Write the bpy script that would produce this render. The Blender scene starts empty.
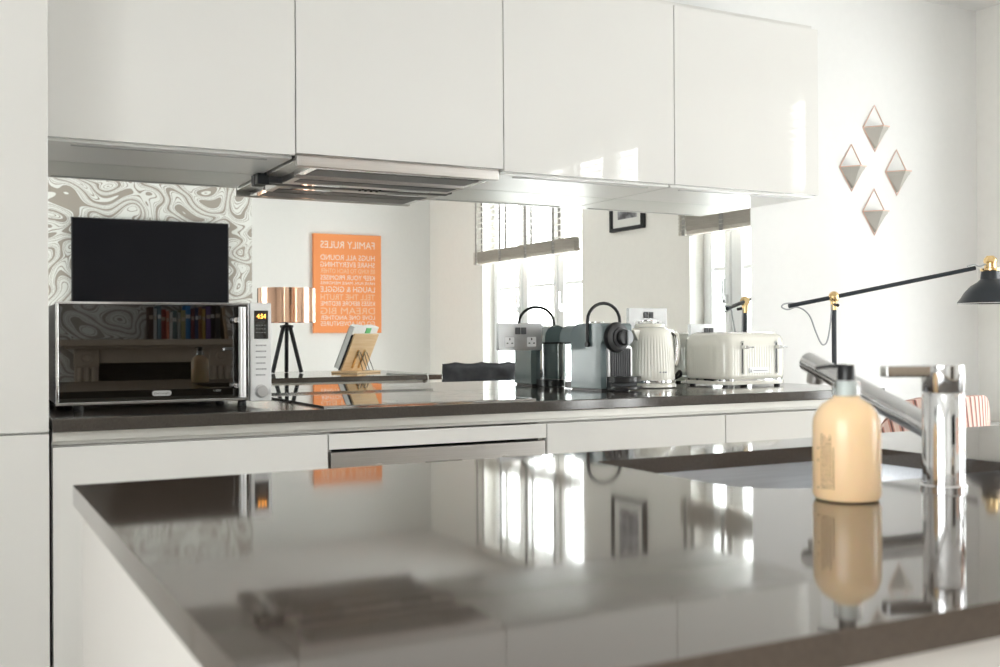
import bpy, bmesh, math, random
from mathutils import Vector, Matrix
random.seed(7)
PI = math.pi
sc = bpy.context.scene
C = sc.collection

# ------------------------------------------------------------------ camera
def make_camera():
    yaw, pitch, roll = (math.radians(v) for v in (27.7047, 0.2097, -0.304))
    F = Vector((math.sin(yaw)*math.cos(pitch), math.cos(yaw)*math.cos(pitch), math.sin(pitch)))
    R = Vector((math.cos(yaw), -math.sin(yaw), 0)); U = R.cross(F)
    R2 = R*math.cos(roll) + U*math.sin(roll); U2 = -R*math.sin(roll) + U*math.cos(roll)
    cam = bpy.data.cameras.new('camera'); o = bpy.data.objects.new('camera', cam); C.objects.link(o)
    o.matrix_world = Matrix(((R2.x, U2.x, -F.x, -0.2137), (R2.y, U2.y, -F.y, -2.9963), (R2.z, U2.z, -F.z, 1.0754), (0, 0, 0, 1)))
    cam.sensor_width = 36; cam.lens = 1062.1*36/1000
    cam.clip_start = 0.02
    cam.dof.use_dof = True; cam.dof.focus_distance = 3.3; cam.dof.aperture_fstop = 7.0
    sc.camera = o
make_camera()

# ------------------------------------------------------------------ world, daylight, exposure
w = bpy.data.worlds.new('sky'); sc.world = w; w.use_nodes = True
bg = w.node_tree.nodes['Background']
bg.inputs[0].default_value = (0.97, 0.955, 0.94, 1); bg.inputs[1].default_value = 6.0
sc.view_settings.view_transform = 'Standard'; sc.view_settings.look = 'None'
sc.view_settings.gamma = 1; sc.view_settings.use_curve_mapping = False
sc.view_settings.exposure = 1.36
def portal(y0, y1, z0, z1, x, face=1):
    l = bpy.data.lights.new('window_portal', 'AREA'); l.shape = 'RECTANGLE'; l.size = z1-z0; l.size_y = y1-y0
    l.cycles.is_portal = True
    o = bpy.data.objects.new('window_portal', l); C.objects.link(o)
    o.location = (x, (y0+y1)/2, (z0+z1)/2); o.rotation_euler = (0, PI/2*face, 0)
portal(-4.594, -3.108, 0.5, 2.38, 3.75, 1)
portal(-1.937, -0.64, 0.5, 2.38, 3.75, 1)
portal(-4.6, -2.7, 0.7, 2.2, -1.75, -1)  # portal of the added left window, out of view

# ------------------------------------------------------------------ materials
def mat(name, col, rough=0.5, metal=0.0, ior=1.45, coat=0.0, trans=0.0, sss=0.0, emis=None, es=0.0, aniso=0.0):
    m = bpy.data.materials.new(name); m.use_nodes = True
    b = m.node_tree.nodes['Principled BSDF']
    b.inputs['Base Color'].default_value = (*col, 1); b.inputs['Roughness'].default_value = rough
    b.inputs['Metallic'].default_value = metal; b.inputs['IOR'].default_value = ior
    b.inputs['Coat Weight'].default_value = coat; b.inputs['Coat Roughness'].default_value = 0.03
    b.inputs['Transmission Weight'].default_value = trans
    b.inputs['Subsurface Weight'].default_value = sss
    b.inputs['Subsurface Radius'].default_value = (0.02, 0.012, 0.006)
    if aniso: b.inputs['Anisotropic'].default_value = aniso
    if emis: b.inputs['Emission Color'].default_value = (*emis, 1); b.inputs['Emission Strength'].default_value = es
    return m
def N(m, t, **kw):
    n = m.node_tree.nodes.new(t)
    for k, v in kw.items():
        if k in n.inputs: n.inputs[k].default_value = v
        else: setattr(n, k, v)
    return n
def L(m, a, b): m.node_tree.links.new(a, b)
def ramp(m, stops, interp='LINEAR'):
    r = N(m, 'ShaderNodeValToRGB'); e = r.color_ramp; e.interpolation = interp
    while len(e.elements) > 1: e.elements.remove(e.elements[0])
    e.elements[0].position = stops[0][0]; e.elements[0].color = (*stops[0][1], 1)
    for p, c in stops[1:]:
        x = e.elements.new(p); x.color = (*c, 1)
    return r
def speckle(m, c1, c2, scale, bump=0.0, stretch=None):
    """mottled base colour that belongs to the material itself"""
    b = m.node_tree.nodes['Principled BSDF']
    tc = N(m, 'ShaderNodeTexCoord'); mp = N(m, 'ShaderNodeMapping')
    if stretch: mp.inputs['Scale'].default_value = stretch
    L(m, tc.outputs['Object'], mp.inputs[0])
    n = N(m, 'ShaderNodeTexNoise', Scale=scale, Detail=4.0); L(m, mp.outputs[0], n.inputs['Vector'])
    r = ramp(m, [(0.35, c1), (0.65, c2)]); L(m, n.outputs[0], r.inputs[0]); L(m, r.outputs[0], b.inputs['Base Color'])
    if bump:
        bp = N(m, 'ShaderNodeBump', Strength=bump, Distance=0.001); L(m, n.outputs[0], bp.inputs['Height']); L(m, bp.outputs[0], b.inputs['Normal'])
    return m

M = {}
M['wall'] = speckle(mat('wall_paint', (.85, .85, .84), .75), (.85, .85, .84), (.86, .86, .85), 30, .05)
M['cream_wall'] = speckle(mat('cream_wall_paint', (.87, .855, .82), .75), (.865, .85, .815), (.88, .865, .83), 30, .05)
M['ceiling'] = speckle(mat('ceiling_paint', (.86, .86, .85), .8), (.85, .85, .84), (.87, .87, .86), 20)
M['gloss'] = speckle(mat('gloss_white_lacquer', (.78, .77, .745), .02, ior=1.5), (.775, .765, .74), (.785, .775, .75), 1.5)
M['satin'] = speckle(mat('satin_white_board', (.66, .635, .605), .35), (.655, .63, .60), (.665, .64, .61), 3)
M['rail'] = mat('pale_aluminium_rail', (.72, .71, .67), .35, .4)
M['underside'] = mat('satin_silver_underside', (.92, .92, .90), .36, .35)
M['plate_grey'] = mat('grey_lever_plastic', (.42, .44, .46), .4)
M['dark_gap'] = mat('dark_shadow_gap', (.02, .02, .02), .8)
M['quartz'] = speckle(mat('brown_grey_quartz', (.06, .05, .043), .10, ior=1.55), (.052, .044, .038), (.068, .058, .050), 260)
M['quartz_i'] = speckle(mat('island_brown_grey_quartz', (.075, .058, .047), .05, ior=1.6), (.068, .053, .042), (.082, .064, .052), 260)
M['mirror'] = mat('silvered_mirror', (.90, .915, .90), .0, 1.0)
M['steel'] = speckle(mat('brushed_steel', (.60, .58, .56), .28, 1.0), (.58, .56, .54), (.63, .61, .59), 8, .05, (1, 60, 60))
M['sink_steel'] = speckle(mat('sink_steel', (.68, .69, .71), .30, 1.0), (.65, .66, .68), (.71, .72, .74), 8, .02, (1, 40, 40))
M['chrome'] = mat('chrome', (.78, .78, .79), .06, 1.0)
M['silver'] = mat('silver_plastic', (.62, .62, .62), .3, .6)
M['white_metal'] = mat('white_enamel', (.8, .8, .79), .25)
M['black'] = mat('black_plastic', (.012, .012, .013), .3)
M['black_matte'] = mat('black_satin', (.015, .017, .02), .5)
M['black_glass'] = mat('black_oven_glass', (.004, .003, .002), .015, ior=1.8)
M['hob_glass'] = mat('black_hob_glass', (.006, .006, .006), .02, ior=1.7)
M['screen'] = mat('tv_screen', (.006, .006, .008), .2, ior=1.22)
M['dark_grey'] = mat('dark_grey_plastic', (.06, .06, .065), .4)
M['filter'] = mat('grease_filter_mesh', (.20, .20, .20), .45, .6)
M['cream'] = mat('cream_enamel', (.84, .82, .74), .15, coat=.5)
M['sage'] = mat('sage_grey_plastic', (.145, .19, .195), .2, coat=.3)
M['copper'] = mat('polished_copper', (.80, .50, .36), .12, 1.0)
M['copper_wire'] = mat('copper_wire', (.85, .60, .50), .35, .8)
M['brass'] = mat('pale_brass', (.80, .58, .30), .2, 1.0)
M['lamp_navy'] = mat('dark_blue_grey_lacquer', (.022, .028, .036), .35)
M['ceramic'] = mat('grey_ceramic', (.52, .50, .46), .5)
M['pvc'] = mat('white_window_frame', (.86, .88, .89), .35)
M['slat'] = mat('blind_slat', (.62, .60, .56), .5)
M['tape'] = mat('blind_tape', (.30, .29, .28), .8)
M['stack'] = speckle(mat('blind_stack', (.50, .46, .41), .6), (.46, .42, .37), (.56, .52, .47), 12, 0, (1, 1, 60))
M['orange'] = mat('orange_canvas', (.92, .33, .12), .7)
M['letter'] = mat('white_ink', (.88, .78, .70), .7)
M['letter2'] = mat('pale_orange_ink', (.90, .58, .40), .7)
M['bamboo'] = speckle(mat('bamboo_wood', (.72, .50, .28), .4), (.68, .46, .25), (.76, .55, .33), 6, 0, (1, 1, 14))
M['paper'] = mat('paper', (.80, .80, .78), .7)
M['velvet'] = speckle(mat('charcoal_velvet', (.03, .032, .038), .8), (.022, .024, .03), (.05, .052, .06), 14, .3)
M['socket_steel'] = mat('socket_steel', (.42, .42, .42), .35, .8)
M['socket_white'] = mat('socket_white', (.8, .8, .8), .3)
M['stone'] = speckle(mat('painted_mantel', (.48, .40, .32), .5), (.46, .38, .30), (.50, .42, .34), 9)
M['firebrick'] = mat('near_black_firebox', (.008, .007, .006), .9)
M['amber_soap'] = mat('amber_soap', (.88, .63, .38), .25, sss=.35, coat=.2)
M['clear'] = mat('clear_plastic', (.95, .97, .97), .02, trans=1.0, ior=1.3)
M['ink'] = mat('brown_label_ink', (.16, .10, .06), .6)
M['display'] = mat('amber_display', (.02, .01, .0), .4, emis=(1, .38, .05), es=3.0)
M['grey_print'] = mat('grey_print', (.28, .28, .28), .6)
M['cord'] = mat('grey_fabric_cord', (.42, .43, .45), .7)
M['lamp_glow'] = mat('lamp_diffuser', (.9, .9, .85), .5, emis=(1, .93, .84), es=4.0)
def window_glass():
    m = bpy.data.materials.new('window_glass'); m.use_nodes = True; nt = m.node_tree; nt.nodes.clear()
    o = nt.nodes.new('ShaderNodeOutputMaterial'); mx = nt.nodes.new('ShaderNodeMixShader'); t = nt.nodes.new('ShaderNodeBsdfTransparent')
    t.inputs[0].default_value = (.96, .98, .98, 1)
    g = nt.nodes.new('ShaderNodeBsdfGlossy'); g.inputs['Roughness'].default_value = 0.0; mx.inputs[0].default_value = 0.05
    nt.links.new(t.outputs[0], mx.inputs[1]); nt.links.new(g.outputs[0], mx.inputs[2]); nt.links.new(mx.outputs[0], o.inputs[0])
    return m
M['pane'] = window_glass()
def clear_wall():
    m = bpy.data.materials.new('clear_tank_plastic'); m.use_nodes = True; nt = m.node_tree; nt.nodes.clear()
    o = nt.nodes.new('ShaderNodeOutputMaterial'); mx = nt.nodes.new('ShaderNodeMixShader'); t = nt.nodes.new('ShaderNodeBsdfTransparent')
    t.inputs[0].default_value = (.80, .84, .84, 1)
    g = nt.nodes.new('ShaderNodeBsdfGlossy'); g.inputs['Roughness'].default_value = 0.03
    lw = nt.nodes.new('ShaderNodeLayerWeight'); lw.inputs[0].default_value = .35
    nt.links.new(lw.outputs['Facing'], mx.inputs[0])
    nt.links.new(t.outputs[0], mx.inputs[1]); nt.links.new(g.outputs[0], mx.inputs[2]); nt.links.new(mx.outputs[0], o.inputs[0])
    return m
M['tank'] = clear_wall()
def wallpaper():
    m = mat('swirl_wallpaper', (.7, .7, .68), .6); b = m.node_tree.nodes['Principled BSDF']
    tc = N(m, 'ShaderNodeTexCoord'); mp = N(m, 'ShaderNodeMapping'); mp.inputs['Scale'].default_value = (1, 1, 1.45)
    L(m, tc.outputs['Object'], mp.inputs[0])
    n1 = N(m, 'ShaderNodeTexNoise', Scale=2.6, Detail=0.0); L(m, mp.outputs[0], n1.inputs['Vector'])
    sub = N(m, 'ShaderNodeVectorMath', operation='SUBTRACT'); L(m, n1.outputs['Color'], sub.inputs[0]); sub.inputs[1].default_value = (.5, .5, .5)
    scl = N(m, 'ShaderNodeVectorMath', operation='SCALE'); L(m, sub.outputs[0], scl.inputs[0]); scl.inputs['Scale'].default_value = 1.5
    add = N(m, 'ShaderNodeVectorMath', operation='ADD'); L(m, mp.outputs[0], add.inputs[0]); L(m, scl.outputs[0], add.inputs[1])
    n2 = N(m, 'ShaderNodeTexNoise', Scale=1.8, Detail=0.0); L(m, add.outputs[0], n2.inputs['Vector'])
    mul = N(m, 'ShaderNodeMath', operation='MULTIPLY'); L(m, n2.outputs[0], mul.inputs[0]); mul.inputs[1].default_value = 7.0
    fr = N(m, 'ShaderNodeMath', operation='FRACT'); L(m, mul.outputs[0], fr.inputs[0])
    wht = (.80, .81, .79); tp = (.37, .335, .295)
    r = ramp(m, [(0, wht), (.14, tp), (.19, wht), (.30, tp), (.62, wht), (.72, tp), (.77, wht), (.88, tp), (.92, wht)], 'CONSTANT')
    L(m, fr.outputs[0], r.inputs[0]); L(m, r.outputs[0], b.inputs['Base Color'])
    return m
M['wallpaper'] = wallpaper()
def wood_floor():
    m = mat('oak_floor', (.4, .27, .16), .4); b = m.node_tree.nodes['Principled BSDF']
    tc = N(m, 'ShaderNodeTexCoord'); br = N(m, 'ShaderNodeTexBrick', Scale=1.0)
    br.inputs['Brick Width'].default_value = 1.2; br.inputs['Row Height'].default_value = .14; br.inputs['Mortar Size'].default_value = .003
    br.inputs['Color1'].default_value = (.48, .42, .35, 1); br.inputs['Color2'].default_value = (.42, .36, .30, 1); br.inputs['Mortar'].default_value = (.3, .26, .22, 1)
    L(m, tc.outputs['Object'], br.inputs['Vector']); L(m, br.outputs[0], b.inputs['Base Color'])
    return m
M['floor'] = wood_floor()
def stripes():
    m = mat('striped_fabric', (.8, .5, .45), .8); b = m.node_tree.nodes['Principled BSDF']
    tc = N(m, 'ShaderNodeTexCoord'); sp = N(m, 'ShaderNodeSeparateXYZ'); L(m, tc.outputs['Object'], sp.inputs[0])
    z = N(m, 'ShaderNodeMath', operation='MULTIPLY'); L(m, sp.outputs['Z'], z.inputs[0]); z.inputs[1].default_value = 8.0
    mu = N(m, 'ShaderNodeMath', operation='MULTIPLY'); L(m, sp.outputs['X'], mu.inputs[0]); mu.inputs[1].default_value = 36.0
    ad = N(m, 'ShaderNodeMath', operation='ADD'); L(m, mu.outputs[0], ad.inputs[0]); L(m, z.outputs[0], ad.inputs[1])
    fr = N(m, 'ShaderNodeMath', operation='FRACT'); L(m, ad.outputs[0], fr.inputs[0])
    r = ramp(m, [(0, (.74, .55, .49)), (.36, (.55, .27, .22)), (.55, (.14, .08, .075)), (.72, (.55, .27, .22)), (.84, (.76, .60, .55))], 'CONSTANT')
    L(m, fr.outputs[0], r.inputs[0]); L(m, r.outputs[0], b.inputs['Base Color'])
    return m
M['stripe'] = stripes()

# ------------------------------------------------------------------ helpers
def box(bm, x0, x1, y0, y1, z0, z1):
    v = [bm.verts.new(p) for p in ((x0,y0,z0),(x1,y0,z0),(x1,y1,z0),(x0,y1,z0),(x0,y0,z1),(x1,y0,z1),(x1,y1,z1),(x0,y1,z1))]
    for f in ((3,2,1,0),(4,5,6,7),(0,1,5,4),(1,2,6,5),(2,3,7,6),(3,0,4,7)): bm.faces.new([v[i] for i in f])
def B(*b):
    bm = bmesh.new()
    for x in b: box(bm, *x)
    return bm
def lathe(bm, prof, c=(0,0,0), n=40, axis='Z', sx=1, sy=1, caps=True):
    rings = []
    for r, h in prof:
        ring = []
        for i in range(n):
            a = 2*PI*i/n; p = (r*math.cos(a)*sx, r*math.sin(a)*sy, h)
            if axis == 'Y': p = (p[0], -p[2], p[1])
            if axis == 'X': p = (p[2], p[0], p[1])
            ring.append(bm.verts.new((p[0]+c[0], p[1]+c[1], p[2]+c[2])))
        rings.append(ring)
    for a, b in zip(rings, rings[1:]):
        for i in range(n): bm.faces.new((a[i], a[(i+1) % n], b[(i+1) % n], b[i]))
    if caps:
        bm.faces.new(list(reversed(rings[0]))); bm.faces.new(rings[-1])
def smooth_path(pts, k=6):
    pts = [Vector(p) for p in pts]; out = []
    for i in range(len(pts)-1):
        p0 = pts[max(i-1, 0)]; p1 = pts[i]; p2 = pts[i+1]; p3 = pts[min(i+2, len(pts)-1)]
        for j in range(k):
            t = j/k
            out.append(0.5*((2*p1) + (-p0+p2)*t + (2*p0-5*p1+4*p2-p3)*t*t + (-p0+3*p1-3*p2+p3)*t**3))
    out.append(pts[-1]); return out
def tube(bm, pts, r, n=10, r2=None):
    pts = [Vector(p) for p in pts]; rings = []; up = None
    for i, p in enumerate(pts):
        d = (pts[min(i+1, len(pts)-1)] - pts[max(i-1, 0)]).normalized()
        if up is None:
            up = Vector((0,0,1)) if abs(d.z) < .9 else Vector((1,0,0))
        u = (up - d*up.dot(d)).normalized(); v = d.cross(u); up = u
        rr = r if r2 is None else r+(r2-r)*i/(len(pts)-1)
        rings.append([bm.verts.new(p + (u*math.cos(2*PI*k/n) + v*math.sin(2*PI*k/n))*rr) for k in range(n)])
    for a, b in zip(rings, rings[1:]):
        for k in range(n): bm.faces.new((a[k], a[(k+1) % n], b[(k+1) % n], b[k]))
    bm.faces.new(list(reversed(rings[0]))); bm.faces.new(rings[-1])
def T(pts, r, n=10, sm=0, r2=None):
    bm = bmesh.new(); tube(bm, smooth_path(pts, sm) if sm else pts, r, n, r2); return bm
def rrect(x0, x1, y0, y1, r, k=5):
    rs = r if isinstance(r, (list, tuple)) else [r]*4
    out = []
    for (cx, cy, a0, rr) in ((x1-rs[0], y1-rs[0], 0, rs[0]), (x0+rs[1], y1-rs[1], PI/2, rs[1]), (x0+rs[2], y0+rs[2], PI, rs[2]), (x1-rs[3], y0+rs[3], 1.5*PI, rs[3])):
        if rr < 1e-6: out.append((cx, cy)); continue
        for i in range(k+1):
            a = a0 + PI/2*i/k; out.append((cx+rr*math.cos(a), cy+rr*math.sin(a)))
    return out
def prism(bm, pts, a0, a1, axis='Z'):
    """extrude a 2-D outline; axis Z: (x,y), Y: (x,z), X: (y,z)"""
    f = {'Z': lambda p, h: (p[0], p[1], h), 'Y': lambda p, h: (p[0], h, p[1]), 'X': lambda p, h: (h, p[0], p[1])}[axis]
    a = [bm.verts.new(f(p, a0)) for p in pts]; b = [bm.verts.new(f(p, a1)) for p in pts]; n = len(pts)
    bm.faces.new(a); bm.faces.new(list(reversed(b)))
    for i in range(n): bm.faces.new((a[i], b[i], b[(i+1) % n], a[(i+1) % n]))
def PR(pts, a0, a1, axis='Z'):
    bm = bmesh.new(); prism(bm, pts, a0, a1, axis); return bm
def holed(bm, outer, inner, z0, z1, axis='Z'):
    f = {'Z': lambda p, h: (p[0], p[1], h), 'Y': lambda p, h: (p[0], h, p[1]), 'X': lambda p, h: (h, p[0], p[1])}[axis]
    loops = []
    for h in (z0, z1):
        ls = []; es = []
        for pts in (outer, inner):
            vs = [bm.verts.new(f(p, h)) for p in pts]; ls.append(vs)
            es += [bm.edges.new((vs[i], vs[(i+1) % len(vs)])) for i in range(len(vs))]
        bmesh.ops.triangle_fill(bm, edges=es, use_beauty=True); loops.append(ls)
    for a, b in zip(*loops):
        n = len(a)
        for i in range(n): bm.faces.new((a[i], a[(i+1) % n], b[(i+1) % n], b[i]))
def ball(bm, c, r, s=(1,1,1), u=20, v=12):
    m = Matrix.Translation(c) @ Matrix.Diagonal((r*s[0], r*s[1], r*s[2], 1))
    bmesh.ops.create_uvsphere(bm, u_segments=u, v_segments=v, radius=1, matrix=m)
def BALL(c, r, s=(1,1,1)):
    bm = bmesh.new(); ball(bm, c, r, s); return bm
def LA(prof, c=(0,0,0), n=40, axis='Z', **k):
    bm = bmesh.new(); lathe(bm, prof, c, n, axis, **k); return bm
def obj(name, bm, m, parent=None, bevel=0.0, seg=2, ang=35, origin=None, **props):
    if origin is not None:
        for v in bm.verts: v.co -= Vector(origin)
    bmesh.ops.recalc_face_normals(bm, faces=bm.faces)
    for f in bm.faces: f.smooth = True
    for e in bm.edges:
        if len(e.link_faces) != 2 or e.calc_face_angle(0) > math.radians(ang): e.smooth = False
    me = bpy.data.meshes.new(name); bm.to_mesh(me); bm.free()
    me.materials.append(M[m] if isinstance(m, str) else m)
    o = bpy.data.objects.new(name, me); C.objects.link(o)
    if origin is not None: o.location = origin
    if parent: o.parent = parent
    if bevel:
        md = o.modifiers.new('bevel', 'BEVEL'); md.width = bevel; md.segments = seg; md.limit_method = 'ANGLE'
        md.angle_limit = math.radians(ang); md.harden_normals = True
    for k, v in props.items(): o[k] = v
    return o
def tag(o, label, cat, group=None):
    o['label'] = label; o['category'] = cat
    if group: o['group'] = group
    return o
def thing(name, label, cat, loc=(0,0,0), rz=0, group=None):
    o = bpy.data.objects.new(name, None); C.objects.link(o); o.empty_display_size = .05
    o.location = loc; o.rotation_euler = (0, 0, rz); return tag(o, label, cat, group)
def struct(name, bm, m, bevel=0, parent=None):
    o = obj(name, bm, m, parent, bevel)
    if not parent: o['kind'] = 'structure'
    return o
def dup(root, loc, label, rz=None, group=None):
    r = root.copy(); C.objects.link(r); r.location = loc; r['label'] = label
    if rz is not None: r.rotation_euler = (0, 0, rz)
    if group: r['group'] = group
    for ch in list(root.children):
        c = ch.copy(); C.objects.link(c); c.parent = r
        for g in ch.children:
            d = g.copy(); C.objects.link(d); d.parent = c
    return r
def text_into(bm, s, W, H, mtx, bold=0.0):
    """letters of string s fitted into a W x H box centred on the origin of mtx (x right, y up)"""
    cu = bpy.data.curves.new('t', 'FONT'); cu.body = s; cu.size = 1; cu.extrude = 0;  cu.resolution_u = 3
    o = bpy.data.objects.new('t', cu); C.objects.link(o)
    dg = bpy.context.evaluated_depsgraph_get(); me = bpy.data.meshes.new_from_object(o.evaluated_get(dg))
    bpy.data.objects.remove(o); bpy.data.curves.remove(cu)
    xs = [v.co.x for v in me.vertices]; ys = [v.co.y for v in me.vertices]
    x0, x1, y0, y1 = min(xs), max(xs), min(ys), max(ys)
    t = bmesh.new(); t.from_mesh(me); bpy.data.meshes.remove(me)
    for v in t.verts:
        v.co = mtx @ Vector(((v.co.x-(x0+x1)/2)/(x1-x0)*W, (v.co.y-(y0+y1)/2)/(y1-y0)*H, 0))
    me = bpy.data.meshes.new('t'); t.to_mesh(me); t.free(); bm.from_mesh(me); bpy.data.meshes.remove(me)
def frame_at(c, xdir, ydir):
    x = Vector(xdir).normalized(); y = Vector(ydir).normalized(); z = x.cross(y)
    return Matrix(((x.x, y.x, z.x, c[0]), (x.y, y.y, z.y, c[1]), (x.z, y.z, z.z, c[2]), (0,0,0,1)))

# ------------------------------------------------------------------ room shell
XL, XR, YB, YF, HC = -1.6, 3.62, -5.637, 0.006, 2.43
BRX0, BRX1, BRY = 0.12, 1.944, -5.30
ZS, ZH = 0.5, 2.38
struct('floor', B((XL-.2, XR+.2, YB-.2, YF+.2, -.08, 0)), 'floor')
struct('ceiling', B((XL-.2, XR+.2, YB-.2, YF+.2, HC, HC+.08)), 'ceiling')
struct('wall_kitchen', B((XL-.2, XR+.2, YF, YF+.15, 0, HC)), 'wall')
struct('wall_back', B((XL-.2, XR+.2, YB-.15, YB, 0, HC)), 'wall')
W1 = (-4.594, -3.108); W2 = (-1.937, -.64)
struct('wall_right', B((XR, XR+.25, YB, W1[0], 0, HC), (XR, XR+.25, W1[0], W1[1], 0, ZS), (XR, XR+.25, W1[0], W1[1], ZH, HC),
    (XR, XR+.25, W1[1], W2[0], 0, HC), (XR, XR+.25, W2[0], W2[1], 0, ZS), (XR, XR+.25, W2[0], W2[1], ZH, HC), (XR, XR+.25, W2[1], YF, 0, HC)), 'cream_wall')
W_FILL = (-4.6, -2.7)  # opening added in the unseen left wall to let in fill light
struct('wall_left', B((XL-.2, XL, YB, W_FILL[0], 0, HC), (XL-.2, XL, W_FILL[0], W_FILL[1], 0, .7), (XL-.2, XL, W_FILL[0], W_FILL[1], 2.2, HC), (XL-.2, XL, W_FILL[1], YF, 0, HC)), 'wall')
struct('wall_chimney_breast', B((BRX0, BRX1, YB, BRY, 0, HC)), 'wallpaper')
struct('baseboard_right', B((XR-.015, XR, YB, YF-.02, 0, .12)), 'pvc', .004)
struct('baseboard_back', B((BRX1, XR-.016, YB, YB+.015, 0, .12)), 'pvc', .004)
def window(name, y0, y1, z0, z1, lites, x, s=1):
    """upvc casement window in an opening of a side wall; lites = y boundaries"""
    w_ = bpy.data.objects.new(name, None); C.objects.link(w_); w_['kind'] = 'structure'; w_.location = (x, (y0+y1)/2, z0)
    def P(nm, bm, m, bv=0, par=w_):
        for v in bm.verts: v.co -= Vector(w_.location)
        return obj(nm, bm, m, par, bv)
    bm = bmesh.new(); holed(bm, [(y0, z0), (y1, z0), (y1, z1), (y0, z1)], [(y0+.05, z0+.05), (y1-.05, z0+.05), (y1-.05, z1-.05), (y0+.05, z1-.05)], x+s*.10, x+s*.17, 'X')
    P('window_frame', bm, 'pvc', .005)
    for yy in lites[1:-1]:
        P('mullion', B((x+s*.10 if s > 0 else x-.17, x+s*.17 if s > 0 else x-.10, yy-.03, yy+.03, z0+.05, z1-.05)), 'pvc', .005)
    for i, (a, b) in enumerate(zip(lites, lites[1:])):
        a1 = a+(.05 if i == 0 else .03); b1 = b-(.05 if i == len(lites)-2 else .03)
        bm = bmesh.new(); xx = sorted((x+s*.085, x+s*.135))
        holed(bm, [(a1, z0+.05), (b1, z0+.05), (b1, z1-.05), (a1, z1-.05)], [(a1+.045, z0+.095), (b1-.045, z0+.095), (b1-.045, z1-.095), (a1+.045, z1-.095)], xx[0], xx[1], 'X')
        o = P('casement', bm, 'pvc', .006)
        P('pane', B((x+s*.112-.003, x+s*.112+.003, a1+.04, b1-.04, z0+.09, z1-.09)), 'pane', 0, o).location = (0,0,0)
        P('glazing_bar', B((x+s*.112-.012, x+s*.112+.012, a1+.04, b1-.04, (z0+z1)/2-.012+.02, (z0+z1)/2+.012+.02)), 'pvc', .002, o)
        if i != 1:
            yh = b1-.02 if i == 0 else a1+.02
            P('window_handle', B((x+s*.06-.008, x+s*.06+.008, yh-.008, yh+.008, 1.28, 1.40), (min(x+s*.06, x+s*.09), max(x+s*.06, x+s*.09), yh-.012, yh+.012, 1.26, 1.31)), 'chrome', .003, o)
    P('window_sill', B((min(x-s*.03, x+s*.10), max(x-s*.03, x+s*.10), y0, y1, z0-.02, z0)), 'pvc', .006)
    return w_
window('window_1', W1[0], W1[1], ZS, ZH, [W1[0], -4.09, -3.56, W1[1]], XR)
window('window_2', W2[0], W2[1], ZS, ZH, [W2[0], -1.66, -1.10, W2[1]], XR)

window('added_fill_window', W_FILL[0], W_FILL[1], .7, 2.2, [W_FILL[0], -3.93, -3.27, W_FILL[1]], XL, -1)  # added window out of view, there to brighten the cabinet fronts

def blind(y0, y1, ztop, zb, stack, label, x):
    r = thing('venetian_blind', label, 'blind', (x, (y0+y1)/2, ztop), 0)
    h = (y1-y0)/2
    obj('headrail', B((-.025, .03, -h, h, -.05, 0)), 'slat', r, .003)
    bm = bmesh.new(); z = -.08; zend = -(ztop-zb-stack)
    while z > zend:
        a = .022; t = .09
        v = [bm.verts.new(p) for p in ((-a, -h, z-t*a), (-a, h, z-t*a), (a, h, z+t*a), (a, -h, z+t*a), (-a, -h, z-t*a-.0025), (-a, h, z-t*a-.0025), (a, h, z+t*a-.0025), (a, -h, z+t*a-.0025))]
        for f in ((0,1,2,3),(7,6,5,4),(0,4,5,1),(1,5,6,2),(2,6,7,3),(3,7,4,0)): bm.faces.new([v[i] for i in f])
        z -= .043
    obj('slats', bm, 'slat', r)
    bm = bmesh.new(); n = max(6, int(stack/.008))
    for i in range(n):
        zz = -(ztop-zb)+.018+(stack-.018)*i/n; j = .003*math.sin(i*2.3)
        box(bm, -.025+j, .025+j, -h, h, zz, zz+.0045)
    obj('slat_stack', bm, 'stack', r)
    obj('bottom_rail', B((-.027, .027, -h, h, -(ztop-zb), -(ztop-zb)+.02)), 'stack', r, .006)
    n = 4
    for i in range(n):
        yy = -h+.05+(2*h-.33)*i/(n-1)
        bm = bmesh.new()
        for sx in (-.026, .026): box(bm, sx-.001, sx+.001, yy-.017, yy+.017, -(ztop-zb), -.04)
        box(bm, -.028, .028, yy-.014, yy+.014, -(ztop-zb)-.003, -(ztop-zb))
        obj('ladder_tape', bm, 'tape', r)
    obj('pull_cord', T([(-.03, -h+.07, -.04), (-.031, -h+.07, -.6), (-.03, -h+.072, -.72)], .0018, 6), 'slat', r)
    obj('cord_toggle', LA([(.003, -.76), (.007, -.75), (.006, -.73), (.003, -.72)], (-.03, -h+.072, 0), 12), 'slat', r)
blind(-4.62, -3.09, 2.41, 1.655, .10, 'venetian blind with taped ladders, its stack lowered across the wider window seen in the mirror', XR-.045)
blind(-1.95, -.63, 2.41, 1.655, .15, 'venetian blind with a thick gathered stack on the window above the toaster in the mirror', XR-.045)

# ------------------------------------------------------------------ mirror splashback
ZU, DU, DB, DW = 1.5484, .3295, .5884, .6100
tag(obj('mirror_splashback', B((-.012, 2.392, 0, .006, .89, ZU)), 'mirror'), 'long mirrored splashback between the worktop and the wall cabinets', 'mirror')

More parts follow.
